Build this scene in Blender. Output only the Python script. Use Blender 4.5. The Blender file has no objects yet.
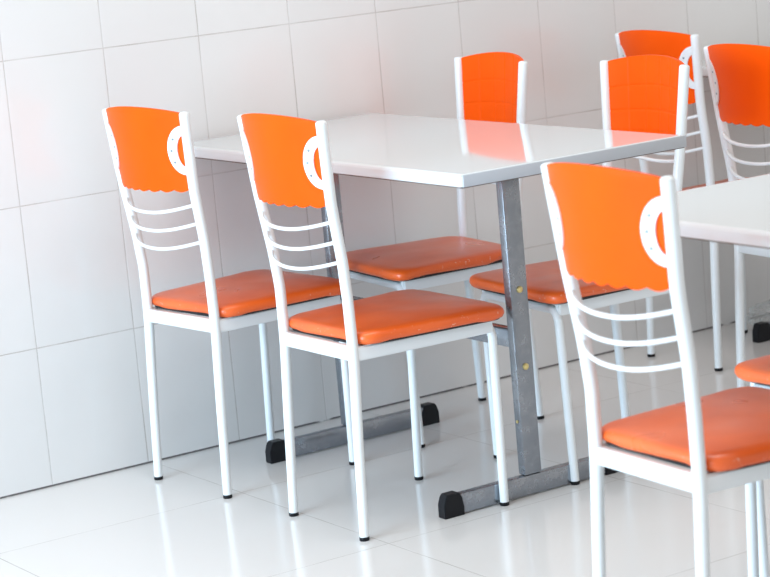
import bpy, bmesh, math, random
from mathutils import Vector, Matrix, noise
random.seed(7)
sc = bpy.context.scene
COL = sc.collection
PI = math.pi

# ---------------------------------------------------------------- camera
YAW, PITCH, ROLL, FPX = 0.5737, -0.1804, -0.0891, 2328.47
fw = Vector((math.sin(YAW)*math.cos(PITCH), math.cos(YAW)*math.cos(PITCH), math.sin(PITCH)))
r0 = Vector((math.cos(YAW), -math.sin(YAW), 0))
u0 = r0.cross(fw)
rt = r0*math.cos(ROLL) + u0*math.sin(ROLL)
up = u0*math.cos(ROLL) - r0*math.sin(ROLL)
cam = bpy.data.cameras.new('camera')
co = bpy.data.objects.new('camera', cam)
COL.objects.link(co)
M = Matrix.Identity(4)
for i in range(3):
    M[i][0] = rt[i]; M[i][1] = up[i]; M[i][2] = -fw[i]
M[0][3], M[1][3], M[2][3] = -2.1801, -4.8712, 1.3594
co.matrix_world = M
cam.sensor_fit = 'HORIZONTAL'; cam.sensor_width = 36
cam.lens = FPX/770*36
cam.clip_end = 60
cam.dof.use_dof = True
cam.dof.focus_distance = 4.95
cam.dof.aperture_fstop = 7.0
sc.camera = co

# ---------------------------------------------------------------- world, lights, exposure
w = bpy.data.worlds.new('world'); sc.world = w; w.use_nodes = True
bg = w.node_tree.nodes['Background']
bg.inputs[0].default_value = (1.0, 0.965, 0.93, 1); bg.inputs[1].default_value = 0.45
def area(name, loc, target, sx, sy, power, color):
    l = bpy.data.lights.new(name, 'AREA'); l.shape = 'RECTANGLE'; l.size = sx; l.size_y = sy
    l.energy = power; l.color = color
    o = bpy.data.objects.new(name, l); COL.objects.link(o); o.location = loc
    o.rotation_euler = (Vector(target)-Vector(loc)).to_track_quat('-Z', 'Y').to_euler()
    return o
# daylight from the shop front on the left
area('daylight_shop_front', (-4.3, -1.45, 1.15), (1.2, -1.2, 0.5), 2.8, 2.1, 176, (0.58, 0.81, 1.0))
# unseen fill light added overhead to lift the upward-facing surfaces
area('overhead_fill', (-.2, -1.5, 2.9), (-.2, -1.5, 0.0), 2.4, 1.2, 18, (1.0, 0.97, 0.93))
vs = sc.view_settings
vs.view_transform = 'Standard'; vs.look = 'None'; vs.gamma = 1; vs.exposure = 0.70
vs.use_curve_mapping = False

# ---------------------------------------------------------------- materials
def mat(name, color, rough=0.5, metal=0.0, coat=0.0, spec=0.5):
    m = bpy.data.materials.new(name); m.use_nodes = True
    b = m.node_tree.nodes['Principled BSDF']
    b.inputs['Base Color'].default_value = (*color, 1)
    b.inputs['Roughness'].default_value = rough
    b.inputs['Metallic'].default_value = metal
    b.inputs['Coat Weight'].default_value = coat
    b.inputs['Specular IOR Level'].default_value = spec
    return m, m.node_tree, b
def N(nt, t, **kw):
    n = nt.nodes.new(t)
    for k, v in kw.items(): setattr(n, k, v)
    return n
def math_n(nt, op, a, b=None, c=None):
    n = N(nt, 'ShaderNodeMath', operation=op)
    for i, v in enumerate((a, b, c)):
        if v is None: continue
        if isinstance(v, (int, float)): n.inputs[i].default_value = v
        else: nt.links.new(v, n.inputs[i])
    return n.outputs[0]
def mixc(nt, fac, a, b):
    n = N(nt, 'ShaderNodeMix', data_type='RGBA')
    for i, v in ((0, fac), (6, a), (7, b)):
        if isinstance(v, tuple): n.inputs[i].default_value = (*v, 1)
        elif isinstance(v, (int, float)): n.inputs[i].default_value = v
        else: nt.links.new(v, n.inputs[i])
    return n.outputs[2]
def noise_n(nt, scale, detail=3, vec=None, rough=.5):
    n = N(nt, 'ShaderNodeTexNoise'); n.inputs['Scale'].default_value = scale
    n.inputs['Detail'].default_value = detail; n.inputs['Roughness'].default_value = rough
    if vec is not None: nt.links.new(vec, n.inputs['Vector'])
    return n.outputs[0]
def ramp(nt, v, a, b):
    n = N(nt, 'ShaderNodeMapRange'); nt.links.new(v, n.inputs[0])
    n.inputs[1].default_value = a; n.inputs[2].default_value = b
    return n.outputs[0]
def bump(nt, b, h, strength, dist):
    n = N(nt, 'ShaderNodeBump'); n.inputs['Strength'].default_value = strength
    n.inputs['Distance'].default_value = dist
    nt.links.new(h, n.inputs['Height']); nt.links.new(n.outputs[0], b.inputs['Normal'])

def tile_mat(name, ax, ay, tw, th, ox, oy, grout_w, base, grout, rough, wall):
    m, nt, b = mat(name, base, rough)
    tc = N(nt, 'ShaderNodeTexCoord'); sp = N(nt, 'ShaderNodeSeparateXYZ')
    nt.links.new(tc.outputs['Object'], sp.inputs[0])
    X = sp.outputs[ax]; Y = sp.outputs[ay]
    u = math_n(nt, 'DIVIDE', math_n(nt, 'SUBTRACT', X, ox), tw)
    v = math_n(nt, 'DIVIDE', math_n(nt, 'SUBTRACT', Y, oy), th)
    def edge(q, size):
        f = math_n(nt, 'FRACT', q)
        d = math_n(nt, 'MINIMUM', f, math_n(nt, 'SUBTRACT', 1.0, f))
        return math_n(nt, 'MULTIPLY', d, size)
    d = math_n(nt, 'MINIMUM', edge(u, tw), edge(v, th))
    g = ramp(nt, d, grout_w*1.6, grout_w*.5)          # 1 in the joint
    cx = math_n(nt, 'FLOOR', u); cy = math_n(nt, 'FLOOR', v)
    cv = N(nt, 'ShaderNodeCombineXYZ'); nt.links.new(cx, cv.inputs[0]); nt.links.new(cy, cv.inputs[1])
    wn = N(nt, 'ShaderNodeTexWhiteNoise', noise_dimensions='3D'); nt.links.new(cv.outputs[0], wn.inputs[0])
    tone = mixc(nt, wn.outputs[0], tuple(c*.955 for c in base), base)
    cl = noise_n(nt, 5 if wall else 3, 4, tc.outputs['Object'])
    tone = mixc(nt, ramp(nt, cl, .35, .75), tone, tuple(c*.95 for c in base))
    gn = noise_n(nt, 7, 2, tc.outputs['Object'])
    gfac = math_n(nt, 'MULTIPLY', g, ramp(nt, gn, .25, .65))
    gfac = math_n(nt, 'MAXIMUM', gfac, math_n(nt, 'MULTIPLY', g, .35))
    col = mixc(nt, gfac, tone, grout)
    if wall:   # open joint where the tiles meet the floor, patched here and there
        pn = noise_n(nt, 14, 3, tc.outputs['Object'])
        jb = math_n(nt, 'MULTIPLY', math_n(nt, 'LESS_THAN', Y, .0045), ramp(nt, pn, .34, .42))
        col = mixc(nt, jb, col, (.13, .12, .12))
    nt.links.new(col, b.inputs['Base Color'])
    rr = N(nt, 'ShaderNodeMapRange'); nt.links.new(cl, rr.inputs[0])
    rr.inputs[3].default_value = rough*.8; rr.inputs[4].default_value = rough*1.25
    nt.links.new(rr.outputs[0], b.inputs['Roughness'])
    wv = noise_n(nt, 3.5, 1, tc.outputs['Object'])
    h = math_n(nt, 'SUBTRACT', math_n(nt, 'MULTIPLY', wv, .6 if wall else .25), math_n(nt, 'MULTIPLY', g, .35))
    bump(nt, b, h, .5, .004)
    return m
M_WALL = tile_mat('glazed_wall_tile', 0, 2, .2532, .3321, 0, -.002, .0010, (.785, .78, .775), (.47, .43, .41), .16, True)
M_FLOOR = tile_mat('polished_floor_tile', 0, 1, .607, .597, .268, -.415, .0010, (.83, .82, .805), (.50, .47, .44), .13, False)

M_PAINT, nt, b = mat('white_enamel_paint', (.82, .865, .89), .28, coat=.2)
tc = N(nt, 'ShaderNodeTexCoord')
bump(nt, b, noise_n(nt, 60, 2, tc.outputs['Object']), .08, .001)

M_PANEL, nt, b = mat('orange_plastic', (1.0, .085, .001), .42, spec=.09)
b.inputs['Subsurface Weight'].default_value = 0.0
tc = N(nt, 'ShaderNodeTexCoord')
nt.links.new(mixc(nt, ramp(nt, noise_n(nt, 8, 3, tc.outputs['Object']), .3, .8), (1.0, .108, .001), (.95, .092, .001)), b.inputs['Base Color'])

M_SEAT, nt, b = mat('orange_vinyl', (.83, .15, .035), .3, spec=.6, coat=.3)
b.inputs['Coat Roughness'].default_value = .35
tc = N(nt, 'ShaderNodeTexCoord'); ge = N(nt, 'ShaderNodeObjectInfo')
va = N(nt, 'ShaderNodeVectorMath', operation='ADD')
nt.links.new(tc.outputs['Object'], va.inputs[0]); nt.links.new(ge.outputs['Random'], va.inputs[1])
V = va.outputs[0]
c1 = mixc(nt, ramp(nt, noise_n(nt, 9, 4, V), .35, .75), (.90, .140, .015), (.74, .098, .010))
sp = N(nt, 'ShaderNodeSeparateXYZ'); nt.links.new(tc.outputs['Object'], sp.inputs[0])
edge = ramp(nt, sp.outputs[2], .430, .422)
chip = math_n(nt, 'MULTIPLY', ramp(nt, noise_n(nt, 95, 5, V, .7), .63, .67), edge)
mpx = N(nt, 'ShaderNodeMapping'); mpx.inputs['Scale'].default_value = (1, 1, 1)
col = mixc(nt, math_n(nt, 'MULTIPLY', chip, .7), c1, (.85, .62, .5))
nt.links.new(col, b.inputs['Base Color'])
nt.links.new(ramp(nt, noise_n(nt, 8, 1, V), -.4, 2.2), b.inputs['Roughness'])
bh = math_n(nt, 'ADD', math_n(nt, 'MULTIPLY', noise_n(nt, 11, 3, V), 1.6), math_n(nt, 'MULTIPLY', noise_n(nt, 300, 2, V), .05))
bump(nt, b, bh, .25, .003)

M_BLACK = mat('black_rubber', (.006, .007, .010), .4, spec=.25)[0]
M_BOARD = mat('dark_seat_board', (.02, .02, .022), .7)[0]
M_RIVET = mat('steel_rivet', (.32, .36, .42), .4, 1.0)[0]

M_TOP, nt, b = mat('white_laminate', (.76, .825, .86), .06, coat=.4)
b.inputs['Coat Roughness'].default_value = .04
tc = N(nt, 'ShaderNodeTexCoord')
bump(nt, b, noise_n(nt, 4, 1, tc.outputs['Object']), .04, .002)
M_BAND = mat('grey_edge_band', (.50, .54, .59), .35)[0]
M_UNDER = mat('dark_particle_board', (.13, .10, .08), .7)[0]

M_STEEL, nt, b = mat('scuffed_grey_steel', (.30, .31, .33), .3, .8)
tc = N(nt, 'ShaderNodeTexCoord')
n1 = noise_n(nt, 22, 6, tc.outputs['Object'], .65)
n2 = noise_n(nt, 160, 3, tc.outputs['Object'])
f = ramp(nt, math_n(nt, 'ADD', n1, math_n(nt, 'MULTIPLY', n2, .12)), .5, .85)
nt.links.new(mixc(nt, f, (.27, .295, .33), (.40, .42, .455)), b.inputs['Base Color'])
nt.links.new(ramp(nt, n1, -.1, 2.4), b.inputs['Roughness'])
M_BRASS = mat('zinc_yellow_bolt', (.75, .62, .28), .3, 1.0)[0]
M_HOLE = mat('dark_bolt_recess', (.08, .07, .05), .6)[0]

M_BAG, nt, b = mat('clear_plastic_film', (.82, .85, .84), .18)
b.inputs['Alpha'].default_value = .3

# ---------------------------------------------------------------- mesh helpers
def obj(name, bm, m, parent=None, smooth=True, angle=None):
    me = bpy.data.meshes.new(name)
    bmesh.ops.recalc_face_normals(bm, faces=bm.faces[:])
    bm.to_mesh(me); bm.free(); me.materials.append(m)
    if smooth:
        me.shade_smooth()
        if angle is not None:
            me.set_sharp_from_angle(angle=angle)
    o = bpy.data.objects.new(name, me); COL.objects.link(o)
    if parent: o.parent = parent
    return o
def tube(bm, pts, rad, n=14, cap=True, rx=None, flat=None):
    """sweep a circle (or an ellipse: flat = radius along the frame's 2nd axis) along pts"""
    pts = [Vector(p) for p in pts]
    rings = []
    prev = None
    for i, p in enumerate(pts):
        t = (pts[min(i+1, len(pts)-1)] - pts[max(i-1, 0)]).normalized()
        if prev is None:
            a = Vector((1, 0, 0)) if abs(t.x) < .8 else Vector((0, 1, 0))
        else: a = prev
        a = (a - t*a.dot(t)).normalized(); bb = t.cross(a); prev = a
        r = rad[i] if isinstance(rad, list) else rad
        r2 = r if flat is None else flat
        rings.append([bm.verts.new(p + a*math.cos(2*PI*k/n)*r + bb*math.sin(2*PI*k/n)*r2) for k in range(n)])
    for A, B in zip(rings, rings[1:]):
        for k in range(n): bm.faces.new((A[k], A[(k+1) % n], B[(k+1) % n], B[k]))
    if cap:
        bm.faces.new(rings[0][::-1]); bm.faces.new(rings[-1])
    return bm
def rbox(lo, hi, bev=.002, seg=2):
    bm = bmesh.new(); bmesh.ops.create_cube(bm, size=1)
    for v in bm.verts:
        v.co = Vector([(lo[i]+hi[i])/2 + v.co[i]*(hi[i]-lo[i]) for i in range(3)])
    if bev: bmesh.ops.bevel(bm, geom=bm.edges[:], offset=bev, segments=seg, affect='EDGES', profile=.5)
    return bm
def spline(ctrl, n):
    """Catmull-Rom through ctrl"""
    c = [Vector(p) for p in ctrl]; c = [c[0]*2-c[1]] + c + [c[-1]*2-c[-2]]
    out = []
    for i in range(1, len(c)-2):
        for k in range(n):
            t = k/n
            out.append(.5*((2*c[i]) + (-c[i-1]+c[i+1])*t + (2*c[i-1]-5*c[i]+4*c[i+1]-c[i+2])*t*t + (-c[i-1]+3*c[i]-3*c[i+1]+c[i+2])*t**3))
    out.append(c[-2]); return out
def thing(name, label, cat, loc, rz=0, group=None):
    o = bpy.data.objects.new(name, None); COL.objects.link(o)
    o.empty_display_size = .1
    o.location = loc; o.rotation_euler = (0, 0, rz)
    o['label'] = label; o['category'] = cat
    if group: o['group'] = group
    return o
def dup(root, loc, rz, label, group=None):
    r = root.copy(); COL.objects.link(r); r.location = loc; r.rotation_euler = (0, 0, rz)
    r['label'] = label
    if group: r['group'] = group
    for ch in list(root.children):
        c = ch.copy(); COL.objects.link(c); c.parent = r
        for g in list(ch.children):
            d = g.copy(); COL.objects.link(d); d.parent = c
    return r

# ---------------------------------------------------------------- the room
def slab(name, lo, hi, m):
    o = obj(name, rbox(lo, hi, 0), m, smooth=False); o['kind'] = 'structure'; return o
slab('wall_back', (-4.0, 0, 0), (6.5, .12, 3.0), M_WALL)
slab('floor', (-4.0, -7.0, -.1), (6.5, 0.12, 0), M_FLOOR)

# ---------------------------------------------------------------- chair
H_TOP, Z_BEND, Z_RAIL = .8705, .50, .389
W_FOOT, W_BEND, W_PB, W_TOP = .278, .265, .282, .310
W_FF, DEPTH = .321, .343
def post_x(z):      # lean of the back post
    P = [(0, 0), (.20, .008), (.39, .0175), (.50, .0165), (.58, .010), (.70, -.007), (H_TOP, -.0215)]
    for (a, xa), (b_, xb) in zip(P, P[1:]):
        if z <= b_: return xa + (xb-xa)*(z-a)/(b_-a)
    return P[-1][1]
def post_y(z):
    P = [(0, W_FOOT), (.39, .268), (Z_BEND, W_BEND), (.695, W_PB), (.79, .297), (H_TOP, W_TOP)]
    for (a, xa), (b_, xb) in zip(P, P[1:]):
        if z <= b_: return (xa + (xb-xa)*(z-a)/(b_-a))/2
    return P[-1][1]/2
BOW = .036
def back_pt(v, z, off=0, sag=0):
    """point on the bowed back surface, v in -1..1 across; off = towards the sitter"""
    hy = post_y(z)
    k = 1 - v*v
    nx, ny = 1.0, -(2*BOW*v/hy)*1.0
    # surface x = px - BOW*(1-v^2); dx/dy = 2*BOW*v/hy ; normal = (1, -dx/dy)
    L = math.hypot(nx, ny)
    return Vector((post_x(z) - BOW*k + nx/L*off, v*hy + ny/L*off, z + sag*k))
R_POST = .0116
def build_chair(label, loc, rz, group):
    t = thing('dining_chair', label, 'chair', loc, rz, group)
    # posts that run down as the rear legs
    for s in (1, -1):
        zs = [.007, .1, .2, .3, .37, .42, .46, .50, .54, .58, .64, .70, .76, .82, H_TOP-.006]
        pts = [Vector((post_x(z), s*post_y(z), z)) for z in zs]
        pts = spline(pts, 2)
        rad = [R_POST*(.86 + .14*min(1, p.z/.40)) for p in pts]
        tp = pts[-1]; d = (pts[-1]-pts[-2]).normalized()
        for a in (20, 40, 60, 80):
            pts.append(tp + d*R_POST*.5*math.sin(math.radians(a))); rad.append(R_POST*math.cos(math.radians(a))**.6)
        bm = tube(bmesh.new(), pts, rad, 18)
        o = obj('back_post', bm, M_PAINT, t, angle=1.0)
        obj('foot_cap', tube(bmesh.new(), [(0, s*post_y(0), 0), (0, s*post_y(0), .002), (0, s*post_y(.01), .008)], [.0098, .0108, .0104], 16), M_BLACK, o, angle=.8)
    # front legs and front rail : one bent tube in the flesh, kept as parts
    rf = .0097
    zt = .386
    for s in (1, -1):
        ctrl = [(DEPTH, s*W_FF/2, .007), (DEPTH+.003, s*(W_FF/2-.002), .15), (DEPTH+.007, s*(W_FF/2-.006), .345),
                (DEPTH+.008, s*(W_FF/2-.0085), .368), (DEPTH+.008, s*(W_FF/2-.018), zt-.003), (DEPTH+.008, s*(W_FF/2-.032), zt)]
        o = obj('leg', tube(bmesh.new(), spline(ctrl, 4), rf, 16), M_PAINT, t, angle=1.0)
        obj('foot_cap', tube(bmesh.new(), [(DEPTH, s*W_FF/2, 0), (DEPTH, s*W_FF/2, .002), (DEPTH, s*W_FF/2, .008)], [.0092, .0104, .0102], 16), M_BLACK, o, angle=.8)
    obj('front_rail', tube(bmesh.new(), [(DEPTH+.008, -(W_FF/2-.032), zt), (DEPTH+.008, W_FF/2-.032, zt)], rf, 16), M_PAINT, t, angle=1.0)
    yr = post_y(.39)
    obj('rear_rail', rbox((post_x(.39)-.008, -yr, .373), (post_x(.39)+.010, yr, .403), .003), M_PAINT, t, angle=.9)
    for s in (1, -1):
        bm = rbox((0, -.0085, .372), (1, .0085, .402), 0)
        x0, x1 = post_x(.39), DEPTH+.008
        for v in bm.verts:
            k = v.co.x; v.co.x = x0+(x1-x0)*k; v.co.y += s*(yr+(W_FF/2-.008-yr)*k)
            if k > .5 and v.co.z < .38: v.co.z += .002
        bmesh.ops.bevel(bm, geom=bm.edges[:], offset=.003, segments=2, affect='EDGES')
        obj('side_rail', bm, M_PAINT, t, angle=.9)
    # rungs bowed backwards and sagging a little
    for z in (.664, .622, .580):
        pts = []
        n = 22
        for i in range(n+1):
            v = -1 + 2*i/n
            k = (1-v*v)
            kk = k*.35+ (1-abs(v)**3)*.65
            hy = post_y(z)
            pts.append(Vector((post_x(z) - .038*kk - .002, v*hy, z - .019*k)))
        obj('rung', tube(bmesh.new(), pts, .0041, 10), M_PAINT, t)
    # backrest panel : grid with pressed grooves on the sitter's side, scalloped lower edge
    bm = bmesh.new()
    NU, NV = 168, 100
    th = .0075
    gx = [-.62, -.24, .12, .47, .80]
    gz = [.36, .665, .925]
    front, back = [], []
    for i in range(NU+1):
        v = -1 + 2*i/NU
        fr, ba = [], []
        ph = (i/NU*7.0) % 1.0
        scal = abs(math.sin(PI*ph))*.006
        for j in range(NV+1):
            q = j/NV                              # 0 top, 1 bottom
            zt_, zb = .8675 + .015*(1-v*v)**.8, .6985
            z = zt_ + (zb-zt_)*q - scal*max(0, (q-.9)/.1)
            groove = 0
            for g in gx: groove = max(groove, math.exp(-((v-g)/.013)**2))
            for g in gz: groove = max(groove, math.exp(-((q-g)/.011)**2))
            hv = .94*v
            f_off = th/2 - groove*.0012
            zc = min(z, H_TOP-.002)
            def P(off):
                p = back_pt(hv, zc, off); p.z = z
                return p
            fr.append(bm.verts.new(P(f_off))); ba.append(bm.verts.new(P(-th/2)))
        front.append(fr); back.append(ba)
    for i in range(NU):
        for j in range(NV):
            bm.faces.new((front[i][j], front[i][j+1], front[i+1][j+1], front[i+1][j]))
            bm.faces.new((back[i][j], back[i+1][j], back[i+1][j+1], back[i][j+1]))
        bm.faces.new((front[i][0], front[i+1][0], back[i+1][0], back[i][0]))
        bm.faces.new((front[i][NV], back[i][NV], back[i+1][NV], front[i+1][NV]))
    for j in range(NV):
        bm.faces.new((front[0][j], back[0][j], back[0][j+1], front[0][j+1]))
        bm.faces.new((front[NU][j], front[NU][j+1], back[NU][j+1], back[NU][j]))
    obj('backrest', bm, M_PANEL, t, angle=.9)
    # horseshoe plates on the back face, with rivets
    for s in (1, -1):
        bm = bmesh.new()
        zc, n = .786, 30
        def PT(yin, z, off):   # yin = distance inwards from the post axis
            hy = post_y(z)
            return back_pt(s*(hy-yin)/hy, z, off)
        A, B, A2, B2 = [], [], [], []
        for i in range(n+1):
            a = -PI/2 + PI*i/n
            yo, zo = math.cos(a)*.042+.004, zc + math.sin(a)*.055
            yi, zi = math.cos(a)*.019+.004, zc - .002 + math.sin(a)*.036
            o1, o2 = -th/2-.0006, -th/2-.0036
            A.append(bm.verts.new(PT(yo, zo, o1))); B.append(bm.verts.new(PT(yi, zi, o1)))
            A2.append(bm.verts.new(PT(yo, zo, o2))); B2.append(bm.verts.new(PT(yi, zi, o2)))
        for i in range(n):
            bm.faces.new((A[i], A[i+1], B[i+1], B[i])); bm.faces.new((A2[i], B2[i], B2[i+1], A2[i+1]))
            bm.faces.new((A[i], A2[i], A2[i+1], A[i+1])); bm.faces.new((B[i], B[i+1], B2[i+1], B2[i]))
        bm.faces.new((A[0], B[0], B2[0], A2[0])); bm.faces.new((A[n], A2[n], B2[n], B[n]))
        hp = obj('horseshoe_plate', bm, M_PAINT, t, angle=.7)
        for a in (.62, .02, -.58):
            y_, z_ = math.cos(a)*.032+.004, zc-.001+math.sin(a)*.0455
            c = PT(y_, z_, -th/2-.0034); c2 = PT(y_, z_, -th/2-.0046)
            obj('rivet', tube(bmesh.new(), [c, c2], .0025, 10), M_RIVET, hp)
    # seat cushion
    bm = bmesh.new()
    n = 96
    sx0, sx1 = .023, .376
    cxm, hx = (sx0+sx1)/2, (sx1-sx0)/2
    def outline(a, k):
        c, s_ = math.cos(a), math.sin(a)
        e = .16 if c > 0 else .24
        X = math.copysign(abs(c)**e, c); Y = math.copysign(abs(s_)**e, s_)
        # superellipse-like rounded rectangle, bowed front
        x = cxm + X*hx*k
        f = (X+1)/2
        hw = .160 + (.190-.160)*f
        x += .014*max(0, X)**2*(1-Y*Y)*k
        return x, Y*hw*k
    prof = [(.955, .4045), (.985, .407), (1.0, .4135), (1.0, .4185), (.993, .4235), (.975, .4275), (.94, .4305), (.85, .433), (.65, .4355), (.4, .437), (.15, .4375)]
    rings = []
    for pi, (k, z) in enumerate(prof):
        ring = []
        for i in range(n):
            a = 2*PI*(i+.5)/n
            x, y = outline(a, k)
            wz = noise.noise(Vector((x*18, y*18, 3.1)))
            dz = 0
            if pi <= 2: dz = max(-.001, wz*.008) + noise.noise(Vector((x*55, y*55, 1)))*.0015
            elif pi >= 7: dz = noise.noise(Vector((x*9, y*9, 7)))*.003
            else: dz = noise.noise(Vector((x*30, y*30, z*60)))*.0012
            ring.append(bm.verts.new((x, y, z+dz)))
        rings.append(ring)
    for A, B in zip(rings, rings[1:]):
        for i in range(n): bm.faces.new((A[i], A[(i+1) % n], B[(i+1) % n], B[i]))
    bm.faces.new(rings[0][::-1]); bm.faces.new(rings[-1])
    seat = obj('seat', bm, M_SEAT, t, angle=1.3)
    bm = bmesh.new()
    r1 = [bm.verts.new((*outline(2*PI*(i+.5)/n, .955), .4028)) for i in range(n)]
    r2 = [bm.verts.new((*outline(2*PI*(i+.5)/n, .965), .4085)) for i in range(n)]
    for i in range(n): bm.faces.new((r1[i], r1[(i+1) % n], r2[(i+1) % n], r2[i]))
    bm.faces.new(r1[::-1]); bm.faces.new(r2)
    obj('seat_board', bm, M_BOARD, t, smooth=False)
    return t

G = 'orange and white dining chairs'
chair = build_chair('orange and white chair by the wall, leftmost chair in the photo', (.211, -.292, 0), .095, G)
for x, y, a, lab in [
    (.247, -.815, 0, 'orange seated chair, second from the left, before the near edge of the uncropped table'),
    (1.116, -.294, 3.04, 'orange backed chair behind the uncropped table, on its wall side, left of the grid-fronted one'),
    (1.144, -.836, 3.055, 'grid-fronted orange chair behind the near right corner of the uncropped table'),
    (.051, -2.100, -.05, 'largest foreground chair, orange back with white horseshoe plates, lower right'),
    (1.704, -.272, -.03, 'chair by the wall, its orange back half hidden behind the grid-fronted chair'),
    (1.477, -.868, -.08, 'chair behind the cropped table, its scalloped orange back cut by the right photo edge'),
    (.896, -1.979, PI, 'chair under the cropped table, only an orange seat corner and leg showing'),
]:
    dup(chair, (x, y, 0), a, lab, G)

# ---------------------------------------------------------------- tables
TW, TL, TH, TT = .578, 1.178, .75, .0255
def build_table(label, loc, group, cols=(-.232, -.941)):
    """origin on the floor under the wall-side left corner; the table runs towards -y"""
    t = thing('dining_table', label, 'table', loc, 0, group)
    # top with rounded vertical corners and a soft rolled edge
    bm = bmesh.new()
    def loop(ins, z, r=.014):
        out = []
        for cx, cy, a0 in ((TW-r, -r, 0), (r, -r, 90), (r, -TL+r, 180), (TW-r, -TL+r, 270)):
            for k in range(5):
                a = math.radians(a0+90*k/4)
                out.append(bm.verts.new((cx+math.cos(a)*(r-ins), cy+math.sin(a)*(r-ins), z)))
        return out
    prof = [(.0035, TH-TT), (.0008, TH-TT+.002), (0, TH-TT+.005), (0, TH-.011), (.0008, TH-.0065), (.0028, TH-.0028), (.006, TH-.0006), (.0085, TH), (.0105, TH), (.0125, TH)]
    R = [loop(i, z) for i, z in prof]; n = len(R[0])
    for A, B in zip(R, R[1:]):
        for k in range(n): bm.faces.new((A[k], A[(k+1) % n], B[(k+1) % n], B[k]))
    bm.faces.new(R[0][::-1]); bm.faces.new(R[-1])
    obj('tabletop', bm, M_TOP, t, angle=.30)
    xc = .305
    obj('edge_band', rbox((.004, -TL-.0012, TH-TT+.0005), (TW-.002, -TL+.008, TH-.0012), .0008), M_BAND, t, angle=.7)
    obj('underside_board', rbox((.004, -TL+.004, TH-TT-.0018), (TW-.004, -.004, TH-TT+.001), 0), M_UNDER, t, smooth=False)
    for yc in cols:
        obj('column', rbox((xc-.045, yc-.0115, .047), (xc+.001, yc+.0115, TH-TT-.0015), .003), M_STEEL, t, angle=.7)
        fb = obj('foot_bar', rbox((xc-.230, yc-.011, .003), (xc+.195, yc+.011, .046), .003), M_STEEL, t, angle=.7)
        for s, xe in ((-1, xc-.259), (1, xc+.225)):
            bm = bmesh.new()
            L = .047
            ys = (yc-.013, yc+.013)
            prof2 = [(0, 0), (0, .028), (.006, .045), (.011, .0505), (.040, .0505), (.047, .038), (.050, .018), (.050, 0)]
            a = [bm.verts.new((xe-s*x, ys[0], z)) for x, z in prof2]
            c = [bm.verts.new((xe-s*x, ys[1], z)) for x, z in prof2]
            m_ = len(a)
            bm.faces.new(a); bm.faces.new(c[::-1])
            for k in range(m_): bm.faces.new((a[k], c[k], c[(k+1) % m_], a[(k+1) % m_]))
            bmesh.ops.bevel(bm, geom=bm.edges[:], offset=.0011, segments=2, affect='EDGES')
            obj('end_cap', bm, M_BLACK, fb, angle=.7)
        obj('top_bracket', rbox((xc-.20, yc-.018, TH-TT-.022), (xc+.20, yc+.018, TH-TT), .002), M_STEEL, t, angle=.7)
    obj('crossbar', rbox((xc-.033, cols[1]+.0115, .322), (xc-.009, cols[0]-.0115, .362), .002), M_STEEL, t, angle=.7)
    for z in (.45, .283):
        y0 = cols[1]-.0115
        b_ = obj('bolt', tube(bmesh.new(), [(xc-.021, y0, z), (xc-.021, y0-.003, z), (xc-.021, y0-.005, z)], [.0075, .007, .004], 12), M_BRASS, t, angle=.6)
    for z in (.165,):
        obj('bolt', tube(bmesh.new(), [(xc-.045, cols[1], z), (xc-.0465, cols[1], z)], .0035, 10), M_BRASS, t, angle=.6)
    obj('edge_clip', rbox((.02, -.83, TH-TT-.006), (.034, -.80, TH-TT), .001), M_BLACK, t, angle=.7)
    return t
table = build_table('white table on grey steel legs, one end at the wall, fully in view', (.397, -.012, 0), 'white laminate tables')
build_table('white table cropped by the right photo edge, beside the largest foreground chair', (.235, -1.765, 0), 'white laminate tables', (-.445, -.941))
dup(table, (1.936, -.012, 0), 0, 'table by the wall at far right, mostly hidden, black foot cap showing')

# ---------------------------------------------------------------- crumpled bag behind the far table foot
bm = bmesh.new(); bmesh.ops.create_icosphere(bm, subdivisions=5, radius=1)
for v in bm.verts:
    d = v.co.normalized()
    k = 1 + .32*noise.noise(d*1.8) + .22*(1-abs(noise.noise(d*4.2))*3)*.5 + .10*noise.noise(d*9)
    v.co = Vector((d.x*.075*k, d.y*.045*k, d.z*.032*k + .03))
    if v.co.z < .001: v.co.z = .001 + .001*random.random()
bag = obj('plastic_bag', bm, M_BAG, angle=.5)
bag.location = (2.19, -.09, 0)
bag['label'] = 'crumpled clear plastic bag on floor by the wall behind a black table foot cap'
bag['category'] = 'bag'
